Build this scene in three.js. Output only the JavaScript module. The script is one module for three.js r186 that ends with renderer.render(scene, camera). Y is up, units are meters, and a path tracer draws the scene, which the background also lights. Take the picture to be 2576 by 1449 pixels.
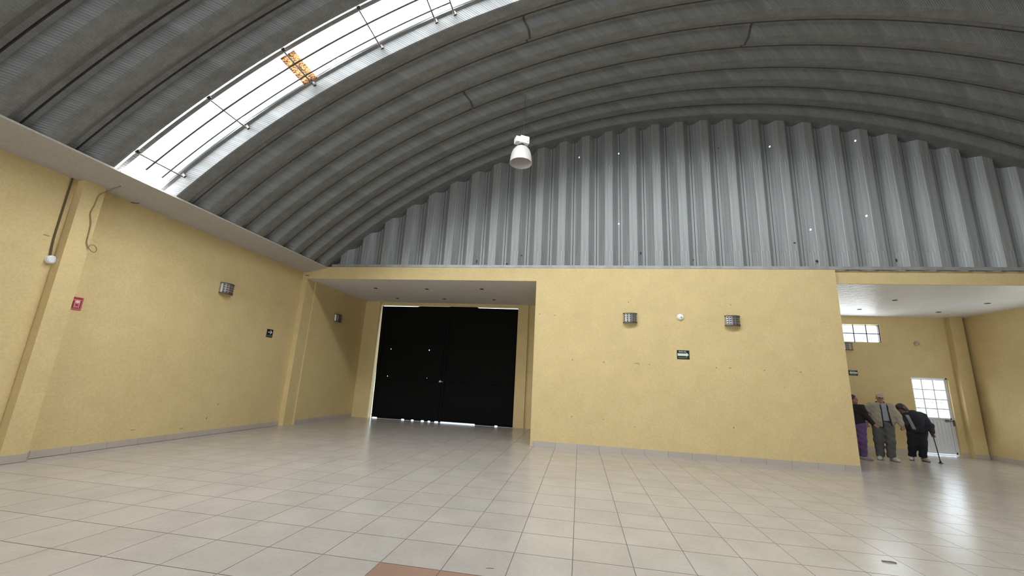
import * as THREE from 'three';
import { mergeGeometries } from 'three/addons/utils/BufferGeometryUtils.js';
import { RoundedBoxGeometry } from 'three/addons/geometries/RoundedBoxGeometry.js';
import { RectAreaLightUniformsLib } from 'three/addons/lights/RectAreaLightUniformsLib.js';

// ---------------------------------------------------------------- camera, sky, daylight, exposure
const scene = new THREE.Scene();
const camera = new THREE.PerspectiveCamera(70.79, 2576 / 1449, 0.05, 200);
camera.position.set(0, 1.45, 0);
camera.rotation.set(THREE.MathUtils.degToRad(12.929), THREE.MathUtils.degToRad(9.879), THREE.MathUtils.degToRad(3.029), 'YXZ');
camera.updateMatrixWorld(true);
const renderer = new THREE.WebGLRenderer();
renderer.toneMapping = THREE.LinearToneMapping;
renderer.toneMappingExposure = 1.06;
renderer.shadowMap.enabled = true;
RectAreaLightUniformsLib.init();
scene.background = new THREE.Color().setRGB(0.76, 0.88, 1.0);   // even overcast sky
scene.backgroundIntensity = 2.5;
// roof arch, shared by roof, gable and skylights
const ARC = { x: 3.065, y: -6.2, r: 14.565 }, PITCH = 0.61, SEAM0 = -3.55, SPRING = 4.325, SHEET_Y = 4.308, END_Z = -10.05, FRONT_Z = 11;
const arcY = (x, r = ARC.r) => ARC.y + Math.sqrt(Math.max(0, r * r - (x - ARC.x) ** 2));
// daylight coming through the translucent roof lights: one area light per length of sheet, just under it
const SKYLIGHTS = [2].map((k) => ({ k, from: 0, to: 0.68 }));   // panel number counted from the seam at SEAM0
const SKY_POWER = 41;
for (const s of SKYLIGHTS) {
  const r = ARC.r + 0.19, a0 = Math.asin((SHEET_Y - ARC.y) / r), n = 8, z = SEAM0 - (s.k + 0.5) * PITCH;
  for (let i = 0; i < n; i++) {
    const span = (Math.PI - 2 * a0) * (s.to - s.from), a = Math.PI - a0 - (Math.PI - 2 * a0) * s.from - span * (i + 0.5) / n;
    const l = new THREE.RectAreaLight(new THREE.Color().setRGB(0.93, 0.97, 1.0), SKY_POWER, r * span / n * 0.98, PITCH * 0.86);
    l.name = 'roof_daylight';
    l.position.set(ARC.x + r * Math.cos(a), ARC.y + r * Math.sin(a), z);
    l.up.set(0, 0, 1); l.lookAt(ARC.x, ARC.y, z); l.castShadow = true; scene.add(l);
  }
}

// daylight through the open entrance behind the viewer, the grille door and the high window of the side room
const ENTRANCE = { x0: -5, x1: 1, y1: 4 };
for (const [w, h, x, y, z, to, p] of [[5.9, 3.95, -2, 2, FRONT_Z - 0.02, -1, 7], [0.85, 1.08, 10.345, 1.59, -14.42, 1, 2.5], [3.2, 0.5, 7.62, 3.48, -14.44, 1, 8], [1.9, 1.5, 11.5, 2.05, -11.75, 0, 4]]) {
  const l = new THREE.RectAreaLight(new THREE.Color().setRGB(0.88, 0.95, 1.0), p, w, h); l.name = 'opening_daylight'; l.position.set(x, y, z); if (to) l.lookAt(x, y, z + to); else l.lookAt(x - 1, y, z); l.castShadow = true; scene.add(l);
}

// ---------------------------------------------------------------- helpers
let seed = 7; const rnd = () => (seed = (seed * 16807) % 2147483647) / 2147483647;
const V = (x, y, z) => new THREE.Vector3(x, y, z);
const taken = new Map();
const numbered = (n) => { const k = taken.get(n) ?? 0; taken.set(n, k + 1); return k ? `${n}_${String(k).padStart(3, '0')}` : n; };
const shadows = (m) => { m.castShadow = m.receiveShadow = true; return m; };
function part(name, geo, mat, parent) { const m = shadows(new THREE.Mesh(geo, mat)); m.name = name; parent.add(m); return m; }
function describe(o, label, category, group, kind) { o.userData.label = label; o.userData.category = category; if (group) o.userData.group = group; if (kind) o.userData.kind = kind; return o; }
function thing(name, label, category, [x, y, z] = [0, 0, 0], turn = 0, group) {
  const g = new THREE.Group(); g.name = numbered(name); g.position.set(x, y, z); g.rotation.y = turn; scene.add(g); return describe(g, label, category, group);
}
function struct(name, geo, mat, label, category) {
  const m = geo ? shadows(new THREE.Mesh(geo, mat)) : new THREE.Group(); m.name = name; scene.add(m); return describe(m, label, category, undefined, 'structure');
}
// uv in metres from the face directions of a flat-sided geometry
function metres(g) {
  g = g.index ? g.toNonIndexed() : g; g.computeVertexNormals();
  const p = g.attributes.position, n = g.attributes.normal, uv = new Float32Array(p.count * 2);
  for (let i = 0; i < p.count; i++) {
    const ax = Math.abs(n.getX(i)), ay = Math.abs(n.getY(i)), az = Math.abs(n.getZ(i)), x = p.getX(i), y = p.getY(i), z = p.getZ(i);
    const [a, b] = ay >= ax && ay >= az ? [x, z] : ax >= az ? [z, y] : [x, y];
    uv[2 * i] = a; uv[2 * i + 1] = b;
  }
  g.setAttribute('uv', new THREE.BufferAttribute(uv, 2)); return g;
}
const span = (x0, x1, y0, y1, z0, z1) => metres(new THREE.BoxGeometry(Math.abs(x1 - x0), Math.abs(y1 - y0), Math.abs(z1 - z0)).translate((x0 + x1) / 2, (y0 + y1) / 2, (z0 + z1) / 2));
const box = (w, h, d, x = 0, y = 0, z = 0) => new THREE.BoxGeometry(w, h, d).translate(x, y, z);
const rbox = (w, h, d, r, x = 0, y = 0, z = 0) => new RoundedBoxGeometry(w, h, d, 2, r).translate(x, y, z);
const merge = (list) => mergeGeometries(list.map((g) => { g = g.index ? g.toNonIndexed() : g; for (const k of Object.keys(g.attributes)) if (!['position', 'normal', 'uv'].includes(k)) g.deleteAttribute(k); return g; }));
const tube = (pts, r, seg = 24, rad = 6) => new THREE.TubeGeometry(new THREE.CatmullRomCurve3(pts), seg, r, rad);
function rod(a, b, r, rad = 8) { const d = b.clone().sub(a), g = new THREE.CylinderGeometry(r, r, d.length(), rad); g.applyQuaternion(new THREE.Quaternion().setFromUnitVectors(V(0, 1, 0), d.clone().normalize())); return g.translate(...a.clone().add(b).multiplyScalar(0.5).toArray()); }
const lathe = (pts, seg = 24) => new THREE.LatheGeometry(pts.map(([x, y]) => new THREE.Vector2(x, y)), seg);
// where a photo pixel meets a plane of the building
function sight(u, v) { const f = 1019.68; return V((u - 1288) / f, -(v - 724.5) / f, -1).applyQuaternion(camera.quaternion); }
const onX = (u, v, x) => { const d = sight(u, v); return camera.position.clone().addScaledVector(d, x / d.x); };
const onZ = (u, v, z) => { const d = sight(u, v); return camera.position.clone().addScaledVector(d, z / d.z); };
const onY = (u, v, y) => { const d = sight(u, v); return camera.position.clone().addScaledVector(d, (y - 1.45) / d.y); };

// value noise on a repeating lattice
function lattice(n, s) { const a = new Float32Array(n * n); let q = s; for (let i = 0; i < n * n; i++) { q = (q * 16807) % 2147483647; a[i] = q / 2147483647; } return (x, y) => { const xi = Math.floor(x), yi = Math.floor(y), fx = x - xi, fy = y - yi, sx = fx * fx * (3 - 2 * fx), sy = fy * fy * (3 - 2 * fy), g = (i, j) => a[((j % n + n) % n) * n + ((i % n + n) % n)]; return (g(xi, yi) * (1 - sx) + g(xi + 1, yi) * sx) * (1 - sy) + (g(xi, yi + 1) * (1 - sx) + g(xi + 1, yi + 1) * sx) * sy; }; }
function texture(n, repeatMetres, fn, color = false, m = n) {
  const d = new Uint8Array(n * m * 4);
  for (let j = 0; j < m; j++) for (let i = 0; i < n; i++) { const c = fn(i / n, j / m), o = 4 * (j * n + i); for (let k = 0; k < 3; k++) d[o + k] = Math.max(0, Math.min(255, 255 * (Array.isArray(c) ? c[k] : c))); d[o + 3] = 255; }
  const t = new THREE.DataTexture(d, n, m); t.wrapS = t.wrapT = THREE.RepeatWrapping; t.magFilter = THREE.LinearFilter; t.minFilter = THREE.LinearMipmapLinearFilter; t.generateMipmaps = true;
  const [rx, ry] = Array.isArray(repeatMetres) ? repeatMetres : [repeatMetres, repeatMetres]; t.repeat.set(1 / rx, 1 / ry); if (color) t.colorSpace = THREE.SRGBColorSpace; t.needsUpdate = true; return t;
}
const n8 = lattice(8, 11), n16 = lattice(16, 23), n64 = lattice(64, 37), n128 = lattice(128, 51), n256 = lattice(256, 77);

// ---------------------------------------------------------------- materials
const lin = (r, g, b) => new THREE.Color().setRGB(r, g, b);
const std = (color, roughness = 0.8, extra = {}) => new THREE.MeshStandardMaterial({ color, roughness, ...extra });
const plasterBump = texture(512, 1.6, (u, v) => 0.45 * n256(u * 256, v * 256) + 0.35 * n128(u * 128, v * 128) + 0.2 * n64(u * 64, v * 64));
const plasterTone = texture(512, 3.1, (u, v) => { const m = 0.9 + 0.022 * (n8(u * 8, v * 8) - 0.5) + 0.02 * (n16(u * 16, v * 16) - 0.5) + 0.04 * (n128(u * 128, v * 128) - 0.5); return [m, m, m * (0.99 + 0.02 * n16(v * 16, u * 16))]; }, true);
const M = {
  yellow: std(lin(0.83, 0.64, 0.315), 0.82, { map: plasterTone, bumpMap: plasterBump, bumpScale: 0.003 }),
  white: std(lin(0.90, 0.87, 0.85), 0.85, { map: plasterTone, bumpMap: plasterBump, bumpScale: 0.006 }),
  glossWhite: std(lin(0.93, 0.945, 0.96), 0.4, { map: plasterTone, bumpMap: texture(512, 1.4, (u, v) => 0.6 * n16(u * 16, v * 16) + 0.3 * n64(u * 64, v * 64) + 0.1 * n256(u * 256, v * 256)), bumpScale: 0.012 }),
  ledge: std(lin(0.62, 0.585, 0.54), 0.85, { map: plasterTone, bumpMap: plasterBump, bumpScale: 0.006 }),
  grout: std(lin(0.16, 0.14, 0.12), 0.9),
  concrete: std(lin(0.45, 0.44, 0.42), 0.9),
};
const metalTone = texture(512, [2.3, 1.7], (u, v) => 0.86 + 0.10 * (n16(u * 16, v * 16) - 0.5) + 0.08 * (n64(u * 64, v * 64) - 0.5) + 0.05 * (n256(u * 256, v * 256) - 0.5), true);
const crimp = texture(512, [0.8, 0.8], (u, v) => 0.5 + 0.34 * Math.sin(u * 2 * Math.PI * 20 + 0.3 * n8(u * 8, v * 8)) * (0.5 + n16(u * 16, v * 16)) + 0.2 * (n64(u * 64, v * 64) - 0.5));
const streaks = texture(512, [0.61, 2.4], (u, v) => 0.84 + 0.16 * (n64(u * 64, v * 4) - 0.5) + 0.06 * (n256(u * 256, v * 256) - 0.5), true);
M.roof = std(lin(0.285, 0.293, 0.292), 0.5, { metalness: 0.25, map: metalTone, bumpMap: crimp, bumpScale: 0.0022, side: THREE.DoubleSide });
M.gable = std(lin(0.44, 0.455, 0.452), 0.5, { metalness: 0.15, map: streaks, side: THREE.DoubleSide });
M.flash = std(lin(0.48, 0.49, 0.485), 0.5, { metalness: 0.3, map: metalTone });
M.roofLight = new THREE.MeshPhysicalMaterial({ color: lin(0.93, 0.96, 0.97), roughness: 1, transmission: 0.6, thickness: 0, side: THREE.DoubleSide });
const tileWear = texture(256, 0.5, (u, v) => 0.5 + 0.25 * (n16(u * 16, v * 16) - 0.5) + 0.1 * (n128(u * 128, v * 128) - 0.5));
const tileTone = texture(512, 1.9, (u, v) => { const m = 0.95 + 0.05 * (n8(u * 8, v * 8) - 0.5) + 0.03 * (n64(u * 64, v * 64) - 0.5); return [m, m * 0.995, m * 0.985]; }, true);
M.tiles = [[0.455, 0.42, 0.382], [0.467, 0.432, 0.393], [0.443, 0.411, 0.373], [0.456, 0.427, 0.39]].map((c) => std(lin(...c), 0.24, { map: tileTone, bumpMap: tileWear, bumpScale: 0.0006 }));
M.brownTile = std(lin(0.33, 0.205, 0.15), 0.32, { map: tileTone });
M.skirting = [[0.47, 0.405, 0.345], [0.45, 0.39, 0.335], [0.485, 0.42, 0.36]].map((c) => std(lin(...c), 0.4));
M.iron = std(lin(0.09, 0.08, 0.075), 0.6, { metalness: 0.4 });
M.black = std(lin(0.012, 0.012, 0.012), 0.6);
M.gate = new THREE.MeshPhysicalMaterial({ color: lin(0.005, 0.005, 0.005), roughness: 0.85, specularIntensity: 0.25 });
M.steel = std(lin(0.56, 0.55, 0.53), 0.3, { metalness: 0.9 });
M.steelDark = std(lin(0.1, 0.095, 0.09), 0.5, { metalness: 0.6 });
M.whitePaint = std(lin(0.8, 0.8, 0.78), 0.5);
M.whiteMetal = std(lin(0.72, 0.74, 0.77), 0.5);
M.glass = new THREE.MeshPhysicalMaterial({ color: 0xffffff, roughness: 0.05, transmission: 1, thickness: 0 });

// ---------------------------------------------------------------- floor: slab with a grid of 50 cm tiles
const X_L = -7.8, X_R = 13.93, GX = -0.0368, GZ = -2.9167;
const floor = struct('floor', metres(new THREE.BoxGeometry(X_R - X_L + 0.6, 0.2, FRONT_Z + 14.9).translate((X_L + X_R) / 2, -0.103, (FRONT_Z - 14.4) / 2)), M.grout, 'cream ceramic tile floor of the hall with thin dark joints and a brown border', 'floor');
{
  const all = [], P = V(0, 0, 0), proj = (x, z) => { P.set(x, 0, z).project(camera); return [P.x * 1288, P.y * 724.5, P.z]; };
  for (let i = -16; i < 28; i++) for (let j = -28; j < 23; j++) {
    const x0 = Math.max(GX + 0.5 * i, X_L), x1 = Math.min(GX + 0.5 * i + 0.5, X_R), z0 = Math.max(GZ - 0.5 * j - 0.5, -14.5), z1 = Math.min(GZ - 0.5 * j, FRONT_Z);
    if (x1 - x0 < 0.03 || z1 - z0 < 0.03) continue;
    let seen = 0; const m = camera.matrixWorldInverse, c = V((x0 + x1) / 2, 0, (z0 + z1) / 2).applyMatrix4(m);
    if (c.z < -2.2) {
      const q = [[x0, z0], [x1, z0], [x1, z1], [x0, z1]].map(([x, z]) => proj(x, z)), mx = (q[0][0] + q[2][0]) / 2, my = (q[0][1] + q[2][1]) / 2;
      if (Math.abs(mx) < 1330 && my > -800 && my < 724 && !(x1 > -1.1 && x0 < 5.7 && z1 < END_Z)) { let a = 0; for (let k = 0; k < 4; k++) { const s = q[k], t = q[(k + 1) % 4]; a += s[0] * t[1] - t[0] * s[1]; } seen = Math.abs(a) / 2; }
    }
    const brown = j === 0 && i >= -3 && i <= 9 || i === 9 && j < 0 && j >= -8;
    all.push({ x0, x1, z0, z1, seen, brown });
  }
  all.sort((a, b) => b.seen - a.seen);
  const rest = [], restBrown = [], G = 0.0035;
  all.forEach((t, n) => {
    const w = t.x1 - t.x0 - 2 * G, d = t.z1 - t.z0 - 2 * G, g = metres(new THREE.BoxGeometry(w, 0.01, d).translate((t.x0 + t.x1) / 2, -0.005, (t.z0 + t.z1) / 2));
    if (n < 299 && t.seen > 0) part('tile', g, t.brown ? M.brownTile : M.tiles[Math.floor(rnd() * 4)], floor); else (t.brown ? restBrown : rest).push(g);
  });
  part('far_tiles', merge(rest), M.tiles[1], floor).userData.kind = 'stuff';
  if (restBrown.length) part('brown_border_tiles', merge(restBrown), M.brownTile, floor).userData.kind = 'stuff';
}
struct('ground_outside', new THREE.BoxGeometry(70, 0.1, 70).translate(3, -0.26, -3), M.concrete, 'pale concrete ground outside the hall beyond the doors', 'ground');

// ---------------------------------------------------------------- side walls, ledge, pilasters
struct('wall_left', span(X_L - 0.25, X_L, 0, SPRING + 0.02, -14.6, FRONT_Z), M.yellow, 'long cream yellow plaster side wall with pilasters under the grey ledge', 'wall');
struct('wall_right', span(X_R, X_R + 0.25, 0, SPRING + 0.02, -14.6, FRONT_Z), M.yellow, 'cream yellow plaster side wall facing the long pilaster wall', 'wall');
function ledge(name, sgn, label) {
  const s = new THREE.Shape([[-7.8, 4.16], [-7.66, 4.17], [-7.085, 4.302], [-7.085, 4.328], [-7.8, 4.328]].map(([x, y]) => new THREE.Vector2(sgn < 0 ? x : 2 * ARC.x - x, y)));
  struct(name, metres(new THREE.ExtrudeGeometry(s, { depth: FRONT_Z - END_Z, bevelEnabled: false }).translate(0, 0, END_Z)), M.ledge, label, 'ledge');
}
ledge('trim_1', -1, 'sloping greyish white ledge along the top of the long pilaster wall');
ledge('trim_2', 1, 'sloping white ledge along the top of the wall facing the pilasters');
{
  let n = 3; const P = [[-4.64, -4.93, 'cream pilaster beside the red sign, with a loose wire hanging'], [-10.07, -10.42, 'cream pilaster at the corner where the dark gateway recess starts'], [0.9, 0.6, 'cream pilaster on the side wall behind the viewer'], [6.3, 6.0, 'cream pilaster on the side wall near the entrance end']];
  for (const [a, b, label] of P) struct(`trim_${n++}`, span(X_L - 0.01, -7.66, 0, b < -10 ? 3.99 : 4.18, a, b), M.yellow, label, 'pilaster');
}

// ---------------------------------------------------------------- end wall: block between gateway recess and side room
struct('wall_end', span(-1.125, 5.76, 0, SPRING + 0.005, END_Z, -14.6), M.yellow, 'broad cream yellow block wall standing between gateway recess and side room', 'wall');
struct('trim_7', span(X_L, -1.125, 3.984, SPRING + 0.005, END_Z, END_Z - 0.03), M.yellow, 'cream yellow beam spanning above the dark gateway recess', 'beam');
struct('trim_8', span(5.76, X_R, 4.019, SPRING + 0.005, END_Z - 0.07, END_Z - 0.1), M.yellow, 'cream yellow beam spanning above the opening to the side room', 'beam');
// gateway recess
struct('ceiling_recess', span(X_L, -1.125, 3.985, SPRING, END_Z - 0.03, -13.8), M.white, 'low white ceiling of the gateway recess with six dark downlights', 'ceiling');
struct('wall_recess_left', span(X_L, -7.62, 0, 3.985, -10.43, -13.6), M.yellow, 'shaded cream side wall inside the gateway recess', 'wall');
struct('wall_recess_back', merge([span(-7.66, -7.07, 0, 3.985, -13.33, -13.62), span(-2.08, -1.73, 0, 3.985, -13.42, -13.62), span(-1.73, -1.1, 0, 3.985, -13.52, -13.62), span(-7.07, -2.08, 3.89, 3.985, -13.42, -13.62)]), M.yellow, 'cream jambs and lintel framing the black gate', 'wall');
// side room
const FAR = -14.3, SIDE_X = 11.45;
struct('ceiling_side_room', span(5.76, X_R, 4.02, SPRING, END_Z - 0.1, FAR - 0.2), M.glossWhite, 'glossy white ceiling of the side room with small downlights', 'ceiling');
struct('wall_side_room_right', merge([span(SIDE_X, SIDE_X + 0.2, 0, 4.02, -12.72, FAR - 0.2), span(SIDE_X, SIDE_X + 0.2, 0, 4.02, END_Z - 0.22, -10.78), span(SIDE_X, SIDE_X + 0.2, 0, 1.28, -10.78, -12.72), span(SIDE_X, SIDE_X + 0.2, 2.82, 4.02, -10.78, -12.72), span(SIDE_X + 0.2, X_R, 0, 4.02, END_Z - 0.22, END_Z - 0.4)]), M.yellow, 'cream side wall of the side room beside the corner pilaster', 'wall');
struct('trim_9', span(11.03, 11.37, 0, 4.02, FAR + 0.16, FAR), M.yellow, 'cream corner pilaster beside the white grille door', 'pilaster');
const DOOR = { x0: 9.86, x1: 10.83, y1: 2.2 }, WIN = { x0: 6.0, x1: 9.24, y0: 3.2, y1: 3.76 };
{
  const s = new THREE.Shape([[5.76, 0], [DOOR.x0, 0], [DOOR.x0, DOOR.y1], [DOOR.x1, DOOR.y1], [DOOR.x1, 0], [SIDE_X, 0], [SIDE_X, 4.02], [5.76, 4.02]].map((p) => new THREE.Vector2(...p)));
  s.holes.push(new THREE.Path([[WIN.x0, WIN.y0], [WIN.x1, WIN.y0], [WIN.x1, WIN.y1], [WIN.x0, WIN.y1]].map((p) => new THREE.Vector2(...p))));
  struct('wall_side_room_back', metres(new THREE.ExtrudeGeometry(s, { depth: 0.18, bevelEnabled: false }).translate(0, 0, FAR - 0.18)), M.yellow, 'cream back wall of the side room with grille window and white door', 'wall');
}
// entrance end behind the viewer
struct('wall_front', merge([span(X_L - 0.25, ENTRANCE.x0, 0, SPRING + 0.02, FRONT_Z, FRONT_Z + 0.25), span(ENTRANCE.x1, X_R + 0.25, 0, SPRING + 0.02, FRONT_Z, FRONT_Z + 0.25), span(ENTRANCE.x0, ENTRANCE.x1, ENTRANCE.y1, SPRING + 0.02, FRONT_Z, FRONT_Z + 0.25)]), M.yellow, 'cream yellow wall behind the viewer with the wide open entrance', 'wall');

// ---------------------------------------------------------------- skirting tiles
function skirting(name, label, pieces) { const s = struct(name, null, null, label, 'skirting'); for (const [g, m] of pieces) part('skirting_tile', g, m, s); return s; }
{
  const run = (a, b) => { const c = []; for (let t = Math.ceil((a - GX) / 0.5) * 0.5 + GX, p = a; p < b - 0.02; p = t, t += 0.5) c.push([p + 0.002, Math.min(t, b) - 0.002]); return c; };
  const pick = () => M.skirting[Math.floor(rnd() * 3)], H = 0.115;
  skirting('baseboard_end', 'beige tile skirting along the broad cream block wall', run(-1.08, 5.76).map(([a, b]) => [span(a, b, 0, H, END_Z, END_Z + 0.012), pick()]));
  const left = []; for (const [a, b] of [[-10.06, -4.94], [-4.63, 0.59], [0.91, 5.99], [6.31, 10.9]]) for (const [p, q] of run(a, b)) left.push([span(X_L, X_L + 0.012, 0.006, H - 0.004, p, q), pick()]);
  left.push([span(-7.66, -7.648, 0.006, H - 0.004, -4.93, -4.64), pick()], [span(X_L, -7.66, 0.006, H - 0.004, -4.94, -4.952), pick()]);
  skirting('baseboard_left', 'greyish tile skirting along the long pilaster wall', left);
  skirting('baseboard_recess', 'grey tile skirting inside the gateway recess', run(-13.3, -10.45).map(([p, q]) => [span(-7.62, -7.608, 0, H, p, q), pick()]));
  const room = run(5.8, 9.84).map(([a, b]) => [span(a, b, 0, H, FAR, FAR + 0.012), pick()]); for (const [p, q] of run(FAR, END_Z - 0.3)) room.push([span(SIDE_X, SIDE_X - 0.012, 0, H, p, q), pick()]);
  room.push([span(11.03, 11.37, 0, H, FAR + 0.16, FAR + 0.172), pick()], [span(10.85, 11.03, 0, H, FAR, FAR + 0.012), pick()]);
  skirting('baseboard_side_room', 'beige tile skirting around the side room', room);
}

// ---------------------------------------------------------------- arched sheet roof
const PROFILE = [[0, 0.25], [0.014, 0.19], [0.075, 0.19], [0.19, 0.066], [0.215, 0.06], [0.395, 0.06], [0.42, 0.066], [0.535, 0.19], [0.596, 0.19], [0.61, 0.25]];   // roof sheet
const RIBS = [[0, 0.235], [0.008, 0.2], [0.06, 0.2], [0.2, 0.008], [0.215, 0], [0.395, 0], [0.41, 0.008], [0.55, 0.2], [0.602, 0.2], [0.61, 0.235]];   // gable sheet
function strip(rows) {   // rows of points [Vector3, u, v]; one smooth sheet between neighbouring rows
  const out = [];
  for (let i = 0; i + 1 < rows.length; i++) {
    const a = rows[i], b = rows[i + 1], p = [], uv = [], ix = [];
    for (let k = 0; k < a.length; k++) { p.push(...a[k][0].toArray(), ...b[k][0].toArray()); uv.push(a[k][1], a[k][2], b[k][1], b[k][2]); if (k) { const q = 2 * k; ix.push(q - 2, q, q - 1, q - 1, q, q + 1); } }
    const g = new THREE.BufferGeometry(); g.setAttribute('position', new THREE.Float32BufferAttribute(p, 3)); g.setAttribute('uv', new THREE.Float32BufferAttribute(uv, 2)); g.setIndex(ix); g.computeVertexNormals(); out.push(g.toNonIndexed());
  }
  return mergeGeometries(out);
}
function arcRow(dz, dr, v, n, f0 = 0, f1 = 1) {
  const r = ARC.r + dr, a0 = Math.asin((SHEET_Y - ARC.y) / r), row = [];
  for (let k = 0; k <= n; k++) { const a = Math.PI - a0 - (Math.PI - 2 * a0) * (f0 + (f1 - f0) * k / n); row.push([V(ARC.x + r * Math.cos(a), ARC.y + r * Math.sin(a), dz), r * (Math.PI - a), v]); }
  return row;
}
const ceiling = struct('ceiling', null, null, 'arched grey corrugated sheet metal roof over the hall', 'roof');
{
  const geo = strip(PROFILE.map(([s, d]) => arcRow(-s, d, s + d, 72)));
  const lit = new Set(SKYLIGHTS.map((s) => s.k));
  for (let k = -24; k < 10; k++) if (!lit.has(k)) part('roof_panel', geo, M.roof, ceiling).position.z = SEAM0 - k * PITCH;
  part('roof_panel', strip([[0, 0.25], [0.014, 0.19], [0.075, 0.19], [0.19, 0.066], [0.215, 0.06], [0.75, 0.06]].map(([s, d]) => arcRow(-s, d, s, 72))), M.roof, ceiling).position.z = SEAM0 - 10 * PITCH;
  for (const s of SKYLIGHTS) {   // translucent sheets, each one panel wide
    const z = SEAM0 - s.k * PITCH;
    part('translucent_sheet', strip([[-0.03, 0.215], [0.06, 0.216], [0.3, 0.235], [0.55, 0.216], [0.64, 0.215]].map(([t, d]) => arcRow(-t, d, t, 72, s.from, s.to))), M.roofLight, ceiling).position.z = z;
    if (s.to < 1) part('roof_panel', strip(PROFILE.map(([t, d]) => arcRow(-t, d, t + d, 40, s.to, 1))), M.roof, ceiling).position.z = z;
  }
}

// ---------------------------------------------------------------- gable sheeting
const PIN = [[1440, 395], [1557, 385], [1936, 369], [2145, 360], [2173, 547], [2034, 581], [1435, 565], [1557, 562], [1563, 587], [1457, 399]];
function gable(name, zFront, dir, label, pins) {
  const g = struct(name, null, null, label, 'wall'), y0 = SPRING - 0.01, phase = 1.915 - PITCH / 2;
  for (let k = -16; k < 21; k++) {
    const xs = phase + k * PITCH; if (xs + PITCH < -6.95 || xs > 2 * ARC.x + 6.95) continue;
    const faces = [];
    for (let i = 0; i + 1 < RIBS.length; i++) {
      const [s0, d0] = RIBS[i], [s1, d1] = RIBS[i + 1], top = (x) => Math.max(y0, arcY(x, ARC.r + 0.06) + 0.012);
      const A = V(xs + s0, 0, zFront + dir * d0), B = V(xs + s1, 0, zFront + dir * d1), len = A.distanceTo(B);
      if (top(A.x) <= y0 && top(B.x) <= y0) continue;
      const sh = new THREE.Shape([[0, y0], [len, y0], [len, top(B.x)], [0, top(A.x)]].map((p) => new THREE.Vector2(...p)));
      for (const [x, y] of pins) { const f = (x - A.x) / (B.x - A.x); if (f > 0.12 && f < 0.88 && len > 0.04) { const r = Math.min(0.022, len * 0.4); sh.holes.push(new THREE.Path(Array.from({ length: 6 }, (_, q) => new THREE.Vector2(f * len + r * Math.cos(q * Math.PI / 3), y + r * 1.2 * Math.sin(q * Math.PI / 3))))); } }
      const q = new THREE.ShapeGeometry(sh).toNonIndexed(), p = q.attributes.position, uv = q.attributes.uv;
      for (let v = 0; v < p.count; v++) { const t = p.getX(v) / len, y = p.getY(v); uv.setXY(v, xs + s0 + t * len, y); p.setXYZ(v, A.x + (B.x - A.x) * t, y, A.z + (B.z - A.z) * t); }
      q.computeVertexNormals(); faces.push(q);
    }
    if (faces.length) part('gable_panel', mergeGeometries(faces), M.gable, g);
  }
  return g;
}
const gableEnd = gable('wall_gable', END_Z - 0.03, -1, 'ribbed grey metal sheet gable above the cream end wall', PIN.map(([u, v]) => { const p = onZ(u, v, END_Z - 0.2); return [p.x, p.y]; }));
gable('wall_gable_front', FRONT_Z + 0.03, 1, 'ribbed grey metal sheet gable behind the viewer', []);
struct('trim_10', span(-6.95, 2 * ARC.x + 6.95, SPRING + 0.012, SPRING + 0.085, END_Z - 0.005, END_Z - 0.028), M.flash, 'grey metal flashing strip along the foot of the gable sheets', 'flashing');

// ---------------------------------------------------------------- skylight bars, splice, straps on the roof sheets
{
  const frac = (x, dr) => { const r = ARC.r + dr, a0 = Math.asin((SHEET_Y - ARC.y) / r), a = Math.acos((x - ARC.x) / r); return (Math.PI - a0 - a) / (Math.PI - 2 * a0); };
  const at = (x, dr, z) => V(x, arcY(x, ARC.r + dr), z), bars = new THREE.Group(); bars.name = 'skylight_grille'; bars.userData.label = 'thin dark iron rods under the bright roof skylight'; ceiling.add(bars);
  for (const z of [-4.94, -5.2]) { const pts = []; for (let x = -7.0; x <= -2.19; x += 0.2) pts.push(at(x, 0.12, z)); part('long_rod', tube(pts, 0.015, 60, 6), M.iron, bars); }
  for (const x of [-6.87, -5.8, -4.65, -3.47, -2.52, -2.2]) part('cross_rod', rod(at(x, 0.13, -4.64), at(x, 0.13, -5.46), 0.013), M.iron, bars);
  for (const x of [-6.87, -5.8, -4.65, -3.47, -2.52, -2.2]) for (const z of [-4.665, -5.435]) part('clip', box(0.05, 0.1, 0.03).rotateZ(Math.atan2(x - ARC.x, -(arcY(x) - ARC.y))).translate(...at(x, 0.155, z).toArray()), M.iron, bars);
  const rust = texture(256, [0.3, 0.3], (u, v) => { const a = n16(u * 16, v * 16), b = n64(u * 64, v * 64), t = Math.max(0, Math.min(1, (0.6 * a + 0.5 * b - 0.35) * 3)); return [0.2 + 0.45 * t, 0.12 + 0.36 * t, 0.08 + 0.24 * t]; }, true);
  const rustMat = new THREE.MeshPhysicalMaterial({ map: rust, color: lin(1, 1, 1), roughness: 1, transmission: 0.12, thickness: 0, side: THREE.DoubleSide });
  const f0 = frac(-4.82, 0.2), f1 = frac(-4.6, 0.2);
  const sp = part('rusted_splice', strip([[0.005, 0.16], [0.2, 0.165], [0.4, 0.165], [0.605, 0.16]].map(([t, d]) => arcRow(-t, d, t, 6, f0, f1))), rustMat, ceiling); sp.position.z = SEAM0 - 2 * PITCH; sp.userData.label = 'rusty brown stained splice across the skylight';
  for (const [x, k] of [[-2.465, 6], [-1.05, 4], [3.25, 6]]) {
    const w = 0.022 / 24, f = frac(x, 0.1);
    part('strap', strip(PROFILE.slice(1, -1).map(([s, d]) => arcRow(-s, d - 0.006, s, 1, f - w, f + w))), M.iron, ceiling).position.z = SEAM0 - k * PITCH;
  }
}

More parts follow.
